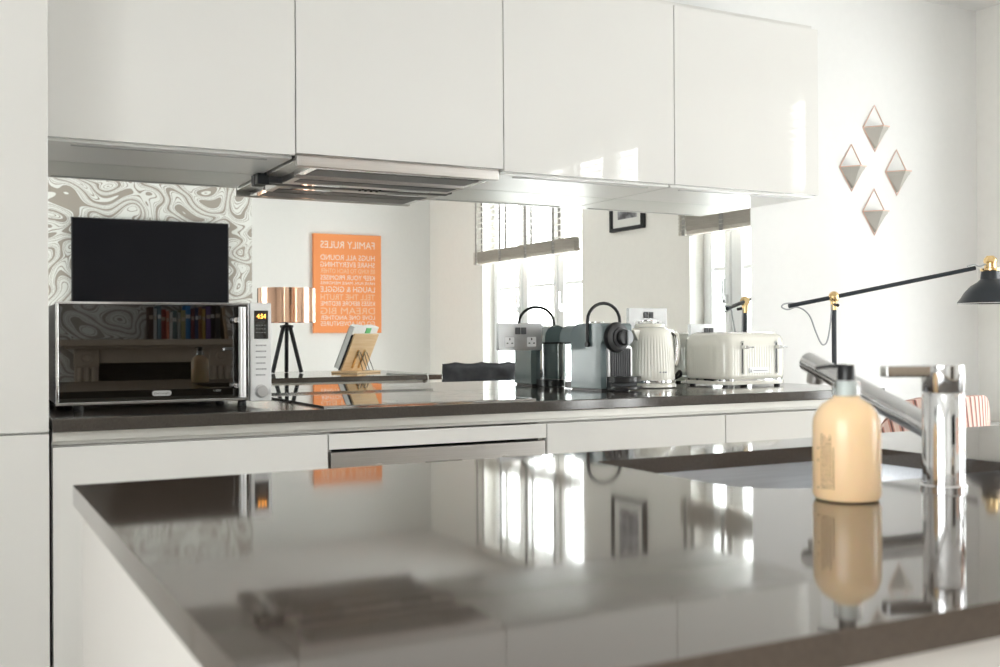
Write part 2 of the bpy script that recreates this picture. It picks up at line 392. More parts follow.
# ------------------------------------------------------------------ wall cabinets
UX = [0.0, .595, 1.202, 1.803, 2.404]
ULAB = ['glossy white wall cabinet over the microwave', 'glossy white wall cabinet with the extractor hood under it',
        'glossy white wall cabinet over the grey coffee machine', 'glossy white wall cabinet over the toaster, at the end of the run']
for i in range(4):
    a, b = UX[i], UX[i+1]; zb = ZU if i != 1 else ZU+.0
    t = thing('wall_cabinet', ULAB[i], 'cabinet', (a, 0, ZU), 0, 'wall cabinets above the mirror')
    wd = b-a; zz = 0 if i != 1 else .035
    obj('cabinet_body', B((.001, wd-.001, -DU+.021, .0045, .002+zz, 2.107-ZU)), 'gloss', t)
    obj('door', B((.0015, wd-.0015, -DU, -DU+.019, 0 if i != 1 else .006, 2.107-ZU)), 'gloss', t, .0012)
    if i != 1:
        un = obj('underside_panel', B((.003, wd-.003, -DU+.028, -.003, -.006, .002)), 'underside', t, .0015)
        obj('light_strip', B((.06, wd-.06, -DU+.055, -DU+.064, -.0085, -.0055)), 'silver', un, .001)
tag(obj('top_filler', B((0, 2.404, -DU+.03, .0045, 2.107, 2.127)), 'gloss', None, .001), 'thin white capping board on top of the wall cabinets', 'board')

# extractor hood
h = thing('extractor_hood', 'slim stainless steel extractor hood under the second wall cabinet', 'extractor hood', (UX[1], 0, ZU), 0)
hw = UX[2]-UX[1]
obj('hood_body', B((.004, hw-.004, -DU+.02, -.004, -.012, .034)), 'steel', h, .002)
obj('front_fascia', B((.002, hw-.018, -DU-.004, -DU+.018, -.028, -.001)), 'steel', h, .002)
f = obj('filter_tray', B((.045, hw-.03, -DU+.022, -.16, -.026, -.0115)), 'chrome', h, .002)
obj('grease_filter', B((.07, hw-.055, -DU+.045, -.185, -.0275, -.0255)), 'filter', f, .001)
f = obj('filter_tray', B((.05, hw-.04, -.150, -.028, -.031, -.0115)), 'steel', h, .002)
obj('grease_filter', B((.07, hw-.06, -.138, -.075, -.0325, -.0305)), 'dark_grey', f, .001)
obj('light_cover', B((.10, .22, -.062, -.035, -.0335, -.0305)), 'tank', f, .001)
obj('light_cover', B((.40, .50, -.062, -.035, -.0335, -.0305)), 'tank', f, .001)
obj('bracket', B((-.022, .012, -.035, -.002, -.036, .0)), 'black_matte', h, .003)
obj('back_strip', B((.012, hw-.02, -.026, -.004, -.030, -.0115)), 'dark_grey', h, .002)
for k in range(4):
    obj('control_button', LA([(.004, -.033), (.004, -.029)], (.30+.018*k, -.014, 0), 12), 'black', h)

# ------------------------------------------------------------------ base run
BX = [-.011, .592, 1.188, 1.783, 2.386]
BLAB = ['glossy white base cabinet below the microwave', 'white oven housing cabinet under the hob',
        'glossy white base cabinet below the coffee machine', 'glossy white base cabinet below the toaster']
for i in range(4):
    a, b = BX[i], BX[i+1]; wd = b-a
    t = thing('base_cabinet', BLAB[i], 'cabinet', (a, 0, 0), 0, 'base cabinets under the worktop')
    if i == 1:
        obj('cabinet_body', B((.001, .014, -DB+.022, -.02, .1, .850), (wd-.014, wd-.001, -DB+.022, -.02, .1, .850), (.014, wd-.014, -DB+.03, -.02, .815, .845), (.014, wd-.014, -DB+.03, -.02, .10, .20)), 'satin', t)
        obj('drawer_front', B((.0015, wd-.0015, -DB, -DB+.019, .812, .849)), 'gloss', t, .001)
        obj('drawer_front', B((.0015, wd-.0015, -DB, -DB+.019, .11, .205)), 'gloss', t, .001)
    else:
        obj('cabinet_body', B((.001, wd-.001, -DB+.022, -.02, .1, .850)), 'satin', t)
        obj('door', B((.0015, wd-.0015, -DB, -DB+.019, .11, .849)), 'gloss', t, .0012)
    obj('plinth', B((0, wd, -DB+.07, -DB+.09, 0, .1)), 'gloss', t)
tag(obj('handle_rail', B((-.010, 2.386, -DB+.022, -.10, .8515, .882), (-.010, 2.386, -DB+.006, -DB+.022, .8605, .882)), 'rail', None, .001), 'pale recessed grip rail running under the back worktop', 'rail')
ov = thing('oven', 'built-in stainless steel oven beneath the hob', 'oven', (BX[1]+.006, 0, .21))
wd = BX[2]-BX[1]-.012
obj('oven_body', B((.012, wd-.012, -DB+.02, -.06, .0, .585)), 'dark_grey', ov)
obj('control_fascia', B((0, wd, -DB-.002, -DB+.02, .49, .595)), 'steel', ov, .002)
d = obj('oven_door', B((0, wd, -DB-.004, -DB+.02, .0, .484)), 'black_glass', ov, .002)
obj('door_handle', T([(.05, -DB-.05, .43), (wd-.05, -DB-.05, .43)], .009, 16), 'steel', d)
obj('handle_mount', B((.07, .085, -DB-.045, -DB-.003, .424, .436)), 'steel', d, .001)
obj('handle_mount', B((wd-.085, wd-.07, -DB-.045, -DB-.003, .424, .436)), 'steel', d, .001)
obj('oven_clock', B((wd/2-.05, wd/2+.05, -DB-.0035, -DB-.001, .53, .56)), 'black_glass', ov)
for s in (.12, wd-.12): obj('control_knob', LA([(.018, 0), (.018, .018), (.015, .022)], (s, -DB-.002, .545), 24, 'Y'), 'steel', ov)

tag(obj('worktop', PR(rrect(-.012, 2.404, -DW, -.001, [0, 0, 0, .006]), .882, .91), 'quartz', None, .003, 3), 'long brown-grey quartz worktop along the mirrored wall', 'worktop')
hb = thing('induction_hob', 'black glass hob set in the back worktop under the extractor hood', 'hob', (.875, -.325, .9105))
obj('hob_glass', B((-.285, .285, -.245, .235, 0, .004)), 'hob_glass', hb, .001)
bm = bmesh.new(); holed(bm, [(-.289, -.249), (.289, -.249), (.289, .239), (-.289, .239)], [(-.2855, -.2455), (.2855, -.2455), (.2855, .2355), (-.2855, .2355)], 0, .0045)
obj('hob_trim', bm, 'chrome', hb)
for (x, y, r) in ((-.14, -.11, .09), (.14, -.11, .075), (-.14, .12, .075), (.14, .12, .09)):
    obj('cooking_zone', LA([(r, .0041), (r-.0015, .0042), (r-.0015, .0041)], (x, y, 0), 48, caps=False), 'grey_print', hb)

# tall units at the left end
for (x0, x1, lab) in ((-.617, -.017, 'tall white larder unit standing beside the microwave and base run'), (-1.22, -.620, 'tall white larder unit beyond the one next to the microwave')):
    t = thing('tall_cabinet', lab, 'cabinet', (x0, 0, 0), 0, 'tall cabinets'); wd = x1-x0
    obj('cabinet_body', B((0, wd, -.578, .0, .1, 2.127)), 'gloss', t)
    obj('door', B((.001, wd-.0005, -.600, -.580, .11, .879)), 'gloss', t, .0012)
    obj('door', B((.001, wd-.0005, -.600, -.580, .883, 2.107)), 'gloss', t, .0012)
    obj('plinth', B((0, wd, -.53, -.51, 0, .1)), 'gloss', t)

# ------------------------------------------------------------------ island
ZT = .900                                   # island top height
KI = 1.06
def gx(x): return -.2137+KI*(x+.2137)
def gy(y): return -2.9963+KI*(y+2.9963)
IX0, IX1, IY0, IY1 = -.0753, 1.905, -2.5296, -1.622
CX0, CX1, CY0, CY1 = gx(.552), gx(1.0), gy(-2.132), gy(-1.806)
isl = thing('kitchen_island', 'white kitchen island base under the dark quartz top', 'island', (0, 0, 0))
ZI = ZT-.0235
ex = IX0+.005
obj('end_panel', B((ex, ex+.019, -2.502, -1.675, 0, ZI)), 'satin', isl, .001)
obj('end_panel', B((1.835, 1.854, -2.502, -1.675, 0, ZI)), 'satin', isl, .001)
obj('back_panel', B((ex+.02, 1.834, -2.502, -2.484, 0, ZI)), 'satin', isl, .001)
for b_ in ((ex+.02, .555, -2.483, -1.70, .1, .85), (.557, 1.18, -2.483, -1.70, .1, .60), (1.182, 1.834, -2.483, -1.70, .1, .85)): obj('cabinet_box', B(b_), 'satin', isl)
for k in range(3):
    a = ex+.02+.628*k; obj('door', B((a+.0015, a+.6265, -1.697, -1.678, .11, .842)), 'gloss', isl, .0012)
obj('handle_rail', B((ex+.02, 1.834, -1.708, -1.70, .852, ZI)), 'rail', isl)
obj('plinth', B((ex+.02, 1.834, -1.75, -1.73, 0, .1)), 'gloss', isl)
bm = bmesh.new()
holed(bm, rrect(IX0, IX1, IY0, IY1, [.012, .004, .004, .012], 4), rrect(CX0, CX1, CY0, CY1, [.012, .012, .09, .02], 8), ZI, ZT)
tag(obj('island_worktop', bm, 'quartz_i', None, .0025, 3), 'glossy brown-grey quartz top of the island with a sink cut-out', 'worktop')
# sink: a bowl with rounded inside
def sink():
    s = thing('sink', 'stainless steel sink bowl sunk beneath the island top', 'sink', (0, 0, ZI-.175))
    bm = bmesh.new(); x0, x1, y0, y1 = CX0-.006, CX1+.006, CY0-.006, CY1+.006; rings = []
    for z, ins, r in ((.1740, -.010, .05), (.1740, 0, .04), (.02, .006, .05), (.004, .015, .06), (0, .03, .07)):
        pts = rrect(x0+ins, x1-ins, y0+ins, y1-ins, [r, r, max(r, .085), r], 8)
        rings.append([bm.verts.new((p[0], p[1], z)) for p in pts])
    for a, b in zip(rings, rings[1:]):
        n = len(a)
        for i in range(n): bm.faces.new((a[i], a[(i+1) % n], b[(i+1) % n], b[i]))
    bm.faces.new(rings[-1])
    o = obj('sink_bowl', bm, 'sink_steel', s)
    md = o.modifiers.new('s', 'SOLIDIFY'); md.thickness = .0012; md.offset = -1
    obj('drain', LA([(.04, .0012), (.042, .003), (.032, .003), (.028, .0015)], ((x0+x1)/2, (y0+y1)/2, 0), 32), 'chrome', s)
sink()

# mixer tap
def tap():
    tx, ty = .799, -2.156
    t = thing('mixer_tap', 'chrome single-lever mixer tap standing at the island sink', 'tap', (tx, ty, ZT))
    t.scale = (1.077, 1.077, 1.052)
    r = .0212
    obj('tap_base', LA([(r+.0022, 0), (r+.0022, .004), (r+.0008, .0055)], n=48), 'chrome', t)
    obj('tap_body', LA([(r, .0055), (r, .103), (r-.0006, .104)], n=48), 'chrome', t)
    hd = obj('tap_head', LA([(r-.0006, .1046), (r, .1055), (r, .1335), (r-.001, .1345)], n=48), 'chrome', t)
    d = Vector((-.93, .37, 0)).normalized(); p = Vector((-d.y, d.x, 0))
    bm = bmesh.new(); a = [];
    for s, ww in ((.012, .010), (.066, .008)):
        for sg in (-1, 1):
            for z in (.1215, .1340):
                q = d*s + p*sg*ww; a.append(bm.verts.new((q.x, q.y, z)))
    for f in ((0,1,3,2),(4,6,7,5),(0,4,5,1),(2,3,7,6),(1,5,7,3),(0,2,6,4)): bm.faces.new([a[i] for i in f])
    obj('lever', bm, 'chrome', hd, .0015)
    tip = Vector((.794-.727, -1.95+2.216, 1.041-.91)); st = Vector((.004, .014, .062)); dr = (tip-st).normalized()
    bm = bmesh.new(); tube(bm, [st, st+dr*.02, tip-dr*.012, tip-dr*.006, tip], .0138, 32)
    obj('spout', bm, 'chrome', t)
    q = tip-dr*.020; dn = Vector((dr.x*.25, dr.y*.25, -1)).normalized()
    obj('aerator', T([q+dn*.008, q+dn*.0225], .0108, 24), 'steel', t, .001)
tap()

# soap bottle
def soap():
    s = thing('soap_bottle', 'amber hand soap bottle with black pump beside the island tap', 'bottle', (.644, -2.1605, ZT+.0002), math.radians(-20))
    s.scale = (1.085, 1.085, 1.058)
    R = .0325
    obj('bottle_body', LA([(R-.006, 0), (R-.002, .0015), (R, .006), (R, .074), (R-.0008, .081), (R-.0035, .0885), (R-.009, .096), (R-.0155, .1005), (.0135, .1025), (.0125, .1045)], n=56), 'amber_soap', s)
    obj('collar', LA([(.0125, .1040), (.0138, .1055), (.0138, .118), (.0128, .1195)], n=36), 'tank', s)
    obj('neck_insert', LA([(.0095, .1048), (.0095, .120)], n=24), 'white_metal', s)
    p = obj('pump_head', LA([(.0085, .1205), (.0085, .1345), (.0075, .136)], n=28), 'black', s)
    a = math.radians(158)
    dx, dy = math.cos(a), math.sin(a)
    obj('nozzle', T([(0, 0, .1345), (dx*.016, dy*.016, .1345), (dx*.029, dy*.029, .1325)], .0024, 10, r2=.0016), 'black', p)
    # printed label: rows of tiny print wrapped on the bottle, running vertically
    bm = bmesh.new(); rr = R+.0003
    def patch(a0, a1, z0, z1):
        k = 3; vs = []
        for i in range(k+1):
            an = a0+(a1-a0)*i/k; vs.append((bm.verts.new((rr*math.cos(an), rr*math.sin(an), z0)), bm.verts.new((rr*math.cos(an), rr*math.sin(an), z1))))
        for u, v in zip(vs, vs[1:]): bm.faces.new((u[0], v[0], v[1], u[1]))
    a0 = math.radians(198)
    for c in range(5):
        z = .012+.002*random.random(); top = (.068, .066, .064, .067, .055)[c]
        while z < top:
            ln = .001+.003*random.random(); patch(a0+.10*c, a0+.10*c+.042, z, min(z+ln, top)); z += ln+.0010
    for z in (.0125, .040, .052): patch(a0-.16, a0-.10, z, z+.0022)
    obj('printed_label', bm, 'ink', s)
soap()

# ------------------------------------------------------------------ microwave
def microwave():
    m = thing('microwave', 'silver microwave with a mirrored black door standing on the worktop', 'microwave', (.014, -.395, .9102), math.radians(-1.0))
    W, H0, H1, D = .494, .014, .2525, .35
    Wd = .438
    obj('casing', B((0.003, W-.003, .018, D, H0, H1-.002)), 'black', m, .004)
    # door
    bm = bmesh.new(); holed(bm, [(0, H0), (Wd, H0), (Wd, H1), (0, H1)], [(.006, H0+.007), (Wd-.002, H0+.007), (Wd-.002, H1-.006), (.006, H1-.006)], 0, .018, 'Y')
    d = obj('door', bm, 'chrome', m, .0012)
    obj('door_glass', B((.0065, Wd-.0025, .003, .017, H0+.0075, H1-.0065)), 'black_glass', d)
    obj('handle', T([(Wd-.022, -.026, H0+.010), (Wd-.022, -.026, H1-.010)], .0090, 24), 'silver', d)
    for z in (H0+.038, H1-.042):
        obj('handle_mount', LA([(.008, -.002), (.008, .015), (.006, .022)], (Wd-.036, 0, z), 20, 'Y'), 'chrome', d)
        obj('handle_mount', B((Wd-.036, Wd-.02, -.022, -.014, z-.005, z+.005)), 'chrome', d, .001)
    pl = obj('badge', PR(rrect(.210, .254, H0+.017, H0+.0295, .00615, 6), -.0005, .003, 'Y'), 'silver', d, .0008)
    bm = bmesh.new(); text_into(bm, "De'Longhi", .034, .0052, frame_at((.232, -.0009, H0+.0233), (1,0,0), (0,0,1)))
    obj('badge_lettering', bm, 'black', pl)
    bm = bmesh.new(); text_into(bm, "\u223F 900W", .018, .006, frame_at((.362, .0025, H0+.026), (1,0,0), (0,0,1)))
    obj('door_print', bm, 'grey_print', d)
    # control panel
    p = obj('control_panel', B((Wd+.003, W, -.002, .018, H0-.003, H1+.001)), 'white_metal', m, .003)
    cx = (Wd+W)/2+.0015
    ds = obj('display', B((cx-.017, cx+.018, -.0035, -.001, H1-.088, H1-.018)), 'black_glass', p, .001)
    bm = bmesh.new(); text_into(bm, "4:54", .022, .011, frame_at((cx+.001, -.0040, H1-.032), (1,0,0), (0,0,1)))
    obj('display_digits', bm, 'display', ds)
    bm = bmesh.new()
    for k in range(3):
        for j in range(4): box(bm, cx-.012+.0065*j, cx-.0085+.0065*j, -.0038, -.0034, H1-.055-.009*k, H1-.0535-.009*k)
    obj('display_icons', bm, 'grey_print', ds)
    for k in range(6):
        z = H1-.104-.0145*k
        bt = obj('button', PR(rrect(cx-.016, cx+.016, z-.004, z+.004, .003, 3), -.0030, -.001, 'Y'), 'white_metal', p)
        bm = bmesh.new(); x = cx-.013
        while x < cx+.011:
            ln = .0015+.002*random.random(); box(bm, x, x+ln, -.0034, -.0029, z-.0018, z+.0018); x += ln+.001
        obj('button_print', bm, 'grey_print', bt)
    k = obj('dial', LA([(.0165, .002), (.0165, .004), (.0145, .006), (.0145, .018), (.013, .020)], (cx, 0, H0+.022), 36, 'Y'), 'silver', p)
    for (x, y) in ((.05, .04), (.43, .04), (.05, .3), (.43, .3)):
        obj('foot', LA([(.011, 0), (.012, .003), (.009, .015)], (x, y, 0), 20), 'black', m)
    bm = bmesh.new()
    for r_ in range(9): box(bm, .0024, .0032, .05, .12, .05+.012*r_, .055+.012*r_)
    obj('side_vent', bm, 'dark_grey', m)
microwave()

# ------------------------------------------------------------------ coffee machine
def coffee():
    c = thing('coffee_machine', 'sage grey capsule coffee machine with black arched handle', 'coffee machine', (1.612, -.190, .9102), math.radians(7))
    w, y0, y1, H = .0605, -.079, .072, .207
    prof = [(y0, .006), (y0, .145), (y0-.006, .152), (y0-.006, H-.006), (y0+.002, H)]
    for i in range(8):
        a = PI/2*i/7; prof.append((y1-.045+.045*math.sin(a), H-.045+.045*math.cos(a)))
    prof += [(y1, .15), (y1-.003, .146), (y1-.003, .006)]
    bm = bmesh.new(); prism(bm, prof, -w, w, 'X')
    obj('machine_body', bm, 'sage', c, .007, 3)
    obj('machine_base', B((-w+.005, w-.005, y0+.005, y1-.004, 0, .007)), 'black', c)
    # front panel
    fr = obj('front_frame', PR(rrect(-.040, .058, .012, .138, [.014, .014, .002, .002]), y0-.010, y0+.004, 'Y'), 'silver', c, .003)
    obj('front_panel', PR(rrect(-.031, .049, .014, .130, [.010, .010, .001, .001]), y0-.0125, y0-.006, 'Y'), 'dark_grey', fr)
    bm = bmesh.new()
    for k in range(9): box(bm, -.0275+.0088*k, -.0235+.0088*k, y0-.0150, y0-.012, .030, .128)
    obj('panel_ribs', bm, 'dark_grey', fr)
    # brew head
    hx_ = -.008
    hd = obj('brew_head', LA([(.045, 0), (.047, .003), (.047, .012), (.044, .018), (.034, .021)], (hx_, y0-.004, .163), 44, 'Y'), 'black', c)
    obj('head_ring', LA([(.030, .018), (.030, .026), (.026, .028)], (hx_+.004, y0-.004, .163), 40, 'Y'), 'dark_grey', hd)
    obj('head_cap', LA([(.025, .022), (.025, .036), (.020, .040)], (hx_+.008, y0-.004, .163), 36, 'Y'), 'black', hd)
    bm = bmesh.new(); prism(bm, [(hx_+.014, .140)] + [(hx_+.014+.022*math.sin(PI*i/12), .163-.023*math.cos(PI*i/12)) for i in range(1, 12)] + [(hx_+.014, .186)], y0-.050, y0-.043, 'Y')
    obj('lever_plate', bm, 'plate_grey', hd, .002)
    # drip tray
    pts = [(-.045, y0-.006), (-.045, y0-.045)] + [(-.045+.110*i/10, y0-.045-.022*math.sin(PI*i/10)) for i in range(1, 10)] + [(.065, y0-.045), (.065, y0-.006)]
    tr = obj('drip_tray', PR(pts, .004, .014), 'black', c, .002)
    obj('tray_cup_rest', PR([(x*.97, y) for x, y in pts], .026, .044), 'black', tr, .002)
    obj('tray_post', B((-.045, .060, y0-.030, y0-.006, .006, .030)), 'black_matte', tr, .003)
    # handle
    hy_ = -.022
    hp = [(-w-.006, hy_, .142), (-w-.007, hy_, .18), (-w-.005, hy_, .215)]
    for i in range(1, 12):
        a = PI*i/12; hp.append((-(w+.005)*math.cos(a), hy_, .215+.055*math.sin(a)))
    hp += [(w+.005, hy_, .215), (w+.007, hy_, .18), (w+.006, hy_, .142)]
    hn = obj('carry_handle', T(hp, .0052, 12), 'black', c)
    for s in (-1, 1): obj('pivot', LA([(.008, 0), (.008, .010)], (s*(w+.006)-.005, hy_, .142), 20, 'X'), 'black', hn)
    # tank housing behind the body
    hs = obj('tank_housing', PR(rrect(-.042, .042, .148, H-.004, [.038, .038, .001, .001], 8), y1-.004, y1+.078, 'Y'), 'sage', c, .004)
    tk = bmesh.new(); pts = [(-.040, y1-.004), (-.040, y1+.045)] + [(-.040*math.cos(PI*i/12), y1+.045+.034*math.sin(PI*i/12)) for i in range(1, 12)] + [(.040, y1+.045), (.040, y1-.004)]
    prism(tk, pts, .022, .146)
    t = obj('water_tank', tk, 'tank', c)
    obj('tank_rim', PR([(x*1.03, y) for x, y in pts], .143, .149), 'black_matte', t)
    obj('tank_base', PR([(x*.98, y) for x, y in pts], .002, .023), 'black', t)
coffee()

# ------------------------------------------------------------------ kettle
def ribbed(bm, prof, n, amp, zlo, zhi, c=(0,0,0)):
    """lathe whose radius ripples between zlo and zhi"""
    rings = []; k = n*4
    for r, z in prof:
        a_ = amp*1.6 if zlo < z < zhi else 0
        rings.append([bm.verts.new((c[0]+(r-a_*(1 if i % 4 == 0 else 0))*math.cos(2*PI*i/k), c[1]+(r-a_*(1 if i % 4 == 0 else 0))*math.sin(2*PI*i/k), c[2]+z)) for i in range(k)])
    for a, b in zip(rings, rings[1:]):
        for i in range(k): bm.faces.new((a[i], a[(i+1) % k], b[(i+1) % k], b[i]))
    bm.faces.new(list(reversed(rings[0]))); bm.faces.new(rings[-1])
def kettle():
    k = thing('kettle', 'cream ribbed jug kettle with clear handle between coffee machine and toaster', 'kettle', (1.826, -.160, .9102), math.radians(10))
    k.scale = (1.08, 1.08, .985)
    b = obj('power_base', LA([(.072, 0), (.078, .003), (.078, .012), (.074, .016)], n=56), 'cream', k)
    bm = bmesh.new()
    ribbed(bm, [(.074, .026), (.0755, .032), (.0755, .040), (.0745, .080), (.072, .12), (.069, .155), (.066, .172), (.061, .186), (.053, .195), (.045, .198)], 48, .0011, .036, .165)
    obj('kettle_body', bm, 'cream', k, ang=60)
    obj('chrome_band', LA([(.0735, .0165), (.0762, .018), (.0762, .025), (.074, .0262)], n=56), 'chrome', k)
    l = obj('lid', LA([(.047, .1985), (.047, .203), (.042, .209), (.030, .212)], n=44), 'cream', k)
    obj('lid_knob', LA([(.018, .212), (.019, .217), (.026, .219), (.026, .221), (.012, .223)], n=32), 'chrome', l)
    hp = smooth_path([(.055, 0, .182), (.085, 0, .186), (.108, 0, .176), (.116, 0, .150), (.116, 0, .110), (.108, 0, .080), (.088, 0, .062), (.072, 0, .058)], 5)
    bm = bmesh.new()
    tube(bm, hp, .0075, 12)
    h_ = obj('handle', bm, 'chrome', k)
    obj('handle_grip', T([Vector(p)+Vector((.004, 0, 0)) for p in hp[8:28]], .0092, 12), 'cream', h_)
    obj('spout', PR([(-.064, .150), (-.085, .186), (-.083, .190), (-.055, .190)], -.018, .018, 'Y'), 'cream', k, .005)
    bm = bmesh.new()
    for a in (-112, -104, -97):
        an = math.radians(a); lathe(bm, [(.0028, 0), (.0028, .002)], (.0752*math.cos(an), .0752*math.sin(an), .052), 10, 'Y')
    obj('switch_marks', bm, 'grey_print', k)
    cp = [(.070, .03, .012), (.098, .035, .010), (.115, .045, .03), (.105, .05, .055), (.13, .04, .05), (.12, .02, .025), (.135, .0, .035), (.118, -.01, .05), (.1, .0, .02), (.12, .03, .006), (.14, .045, .012), (.13, .06, .04), (.12, .08, .08), (.13, .09, .14)]
    obj('power_cord', T(cp, .0045, 8, 6), 'black', k)
kettle()

# ------------------------------------------------------------------ toaster
def toaster():
    t = thing('toaster', 'cream ribbed four-slice toaster on the end of the back worktop', 'toaster', (2.157, -.185, .9102), 0)
    hx, hy, H = .140, .112, .176
    def outline(ins, rib):
        pts = []; r = .045
        base = rrect(-hx+ins, hx-ins, -hy+ins, hy-ins, r, 8)
        n = len(base)
        for i in range(n):
            a = Vector(base[i]); b = Vector(base[(i+1) % n]); ln = (b-a).length
            k = max(1, int(round(ln/.0026))); nr = (Vector((b.y-a.y, -(b.x-a.x)))).normalized()
            for j in range(k):
                p = a+(b-a)*j/k; s = 0
                if rib and ln > .1: s = .0020*(1 if (j % 4) in (0,) else 0)
                q = p - nr*s
                pts.append((q.x, q.y))
        return pts
    bm = bmesh.new(); rings = []
    for z, ins, rib in ((.024, .004, 0), (.027, .0015, 0), (.036, 0, 0), (.040, 0, 1), (.128, 0, 1), (.134, .0, 0), (.155, .002, 0), (.167, .008, 0), (.174, .018, 0), (H, .028, 0)):
        rings.append([bm.verts.new((p[0], p[1], z)) for p in outline(0, rib)])
        f = 1-ins/hx; g = 1-ins/hy
        for v in rings[-1]: v.co.x *= f; v.co.y *= g
    for a, b in zip(rings, rings[1:]):
        n = len(a)
        for i in range(n): bm.faces.new((a[i], a[(i+1) % n], b[(i+1) % n], b[i]))
    bm.faces.new(list(reversed(rings[0]))); bm.faces.new(rings[-1])
    obj('toaster_body', bm, 'cream', t, ang=60)
    obj('base_band', PR(rrect(-hx+.003, hx-.003, -hy+.003, hy-.003, .043, 8), .0185, .0245), 'chrome', t)
    obj('toaster_base', PR(rrect(-hx-.001, hx+.001, -hy-.001, hy+.001, .046, 8), .006, .0188), 'cream', t, .002)
    top = obj('top_plate', PR(rrect(-hx+.030, hx-.030, -hy+.030, hy-.030, .02, 5), H, H+.002), 'steel', t)
    for (x, y) in ((-.055, -.035), (.055, -.035), (-.055, .035), (.055, .035)):
        obj('bread_slot', B((x-.045, x+.045, y-.014, y+.014, H+.0019, H+.0026)), 'black', top)
    for x in (-.062, .082):
        s = obj('lever_slot', PR(rrect(x-.006, x+.006, .040, .150, .0058, 5), -hy-.0018, -hy+.003, 'Y'), 'chrome', t)
        obj('slot_opening', PR(rrect(x-.0022, x+.0022, .044, .144, .002, 3), -hy-.0024, -hy-.001, 'Y'), 'black', s)
        l = obj('lever', PR(rrect(x-.008, x+.008, .123, .135, .003, 4), -hy-.026, -hy-.004, 'Y'), 'chrome', t, .0015)
        obj('lever_tip', B((x-.002, x+.030, -hy-.024, -hy-.018, .127, .131)), 'chrome', l, .001)
    bd = obj('badge', PR(rrect(-.034, .050, .044, .062, .003, 3), -hy-.0022, -hy+.001, 'Y'), 'silver', t, .0006)
    bm = bmesh.new(); prism(bm, [(-.030, .047), (-.022, .047), (-.026, .058)], -hy-.0026, -hy-.002, 'Y'); box(bm, -.016, .044, -hy-.0026, -hy-.002, .0505, .0535)
    obj('badge_mark', bm, 'grey_print', bd)
    for (x, y) in ((-.11, -.085), (.11, -.085), (-.11, .085), (.11, .085)): obj('foot', LA([(.010, 0), (.010, .007)], (x, y, 0), 16), 'black', t)
toaster()

# ------------------------------------------------------------------ sockets on the mirror
def socket(xc, zc, label):
    s = thing('wall_socket', label, 'socket', (xc, 0, zc), 0, 'double sockets on the mirror')
    w_, h_ = .0795, .0435
    p = obj('socket_plate', PR(rrect(-w_, w_, -h_, h_, .003, 3), -.0085, -.0003, 'Y'), 'socket_steel', s, .0012)
    for x in (-.040, .040):
        bm = PR(rrect(x-.0165, x+.0165, -.032, -.001, .003, 3), -.0093, -.008, 'Y'); ins = obj('socket_insert', bm, 'socket_white', s)
        obj('pin_holes', B((x-.002, x+.002, -.0098, -.0091, -.011, -.004), (x-.0115, x-.0055, -.0098, -.0091, -.0225, -.019), (x+.0055, x+.0115, -.0098, -.0091, -.0225, -.019)), 'black', ins)
        obj('rocker_switch', PR(rrect(x*.27-.0085, x*.27+.0085, .008, .030, .001, 2), -.012, -.008, 'Y'), 'dark_grey', s, .001)
socket(1.430, 1.077, 'double steel wall socket on the mirror left of the coffee machine')
socket(1.930, 1.130, 'double steel wall socket on the mirror behind the kettle')
socket(2.190, 1.075, 'double steel wall socket on the mirror behind the toaster')

# ------------------------------------------------------------------ tripod lamp and cookbook stand on the island (seen in the mirror)
def tripod_lamp():
    lx, ly = 1.340, -2.30
    t = thing('table_lamp', 'black tripod table lamp with a copper drum shade, standing on the island', 'lamp', (lx, ly, ZT+.0002), math.radians(20))
    for k in range(3):
        a = math.radians(25+120*k); c, s = math.cos(a), math.sin(a)
        obj('tripod_leg', T([(c*.082, s*.082, .003), (c*.020, s*.020, .232)], .0105, 12), 'black_matte', t, .001)
    obj('tripod_hub', LA([(.030, .228), (.034, .234), (.034, .242), (.010, .246), (.006, .258)], n=30), 'black_matte', t)
    obj('lamp_stem', LA([(.006, .246), (.006, .33), (.012, .335), (.012, .37)], n=16), 'black_matte', t)
    bm = bmesh.new(); lathe(bm, [(.146, .257), (.146, .430)], n=72, caps=False)
    o = obj('lamp_shade', bm, 'copper', t); md = o.modifiers.new('s', 'SOLIDIFY'); md.thickness = .0015
    bm = bmesh.new()
    for k in range(3):
        a = 2*PI*k/3; tube(bm, [(0, 0, .405), (math.cos(a)*.145, math.sin(a)*.145, .405)], .002, 6)
    obj('shade_spider', bm, 'chrome', o)
tripod_lamp()
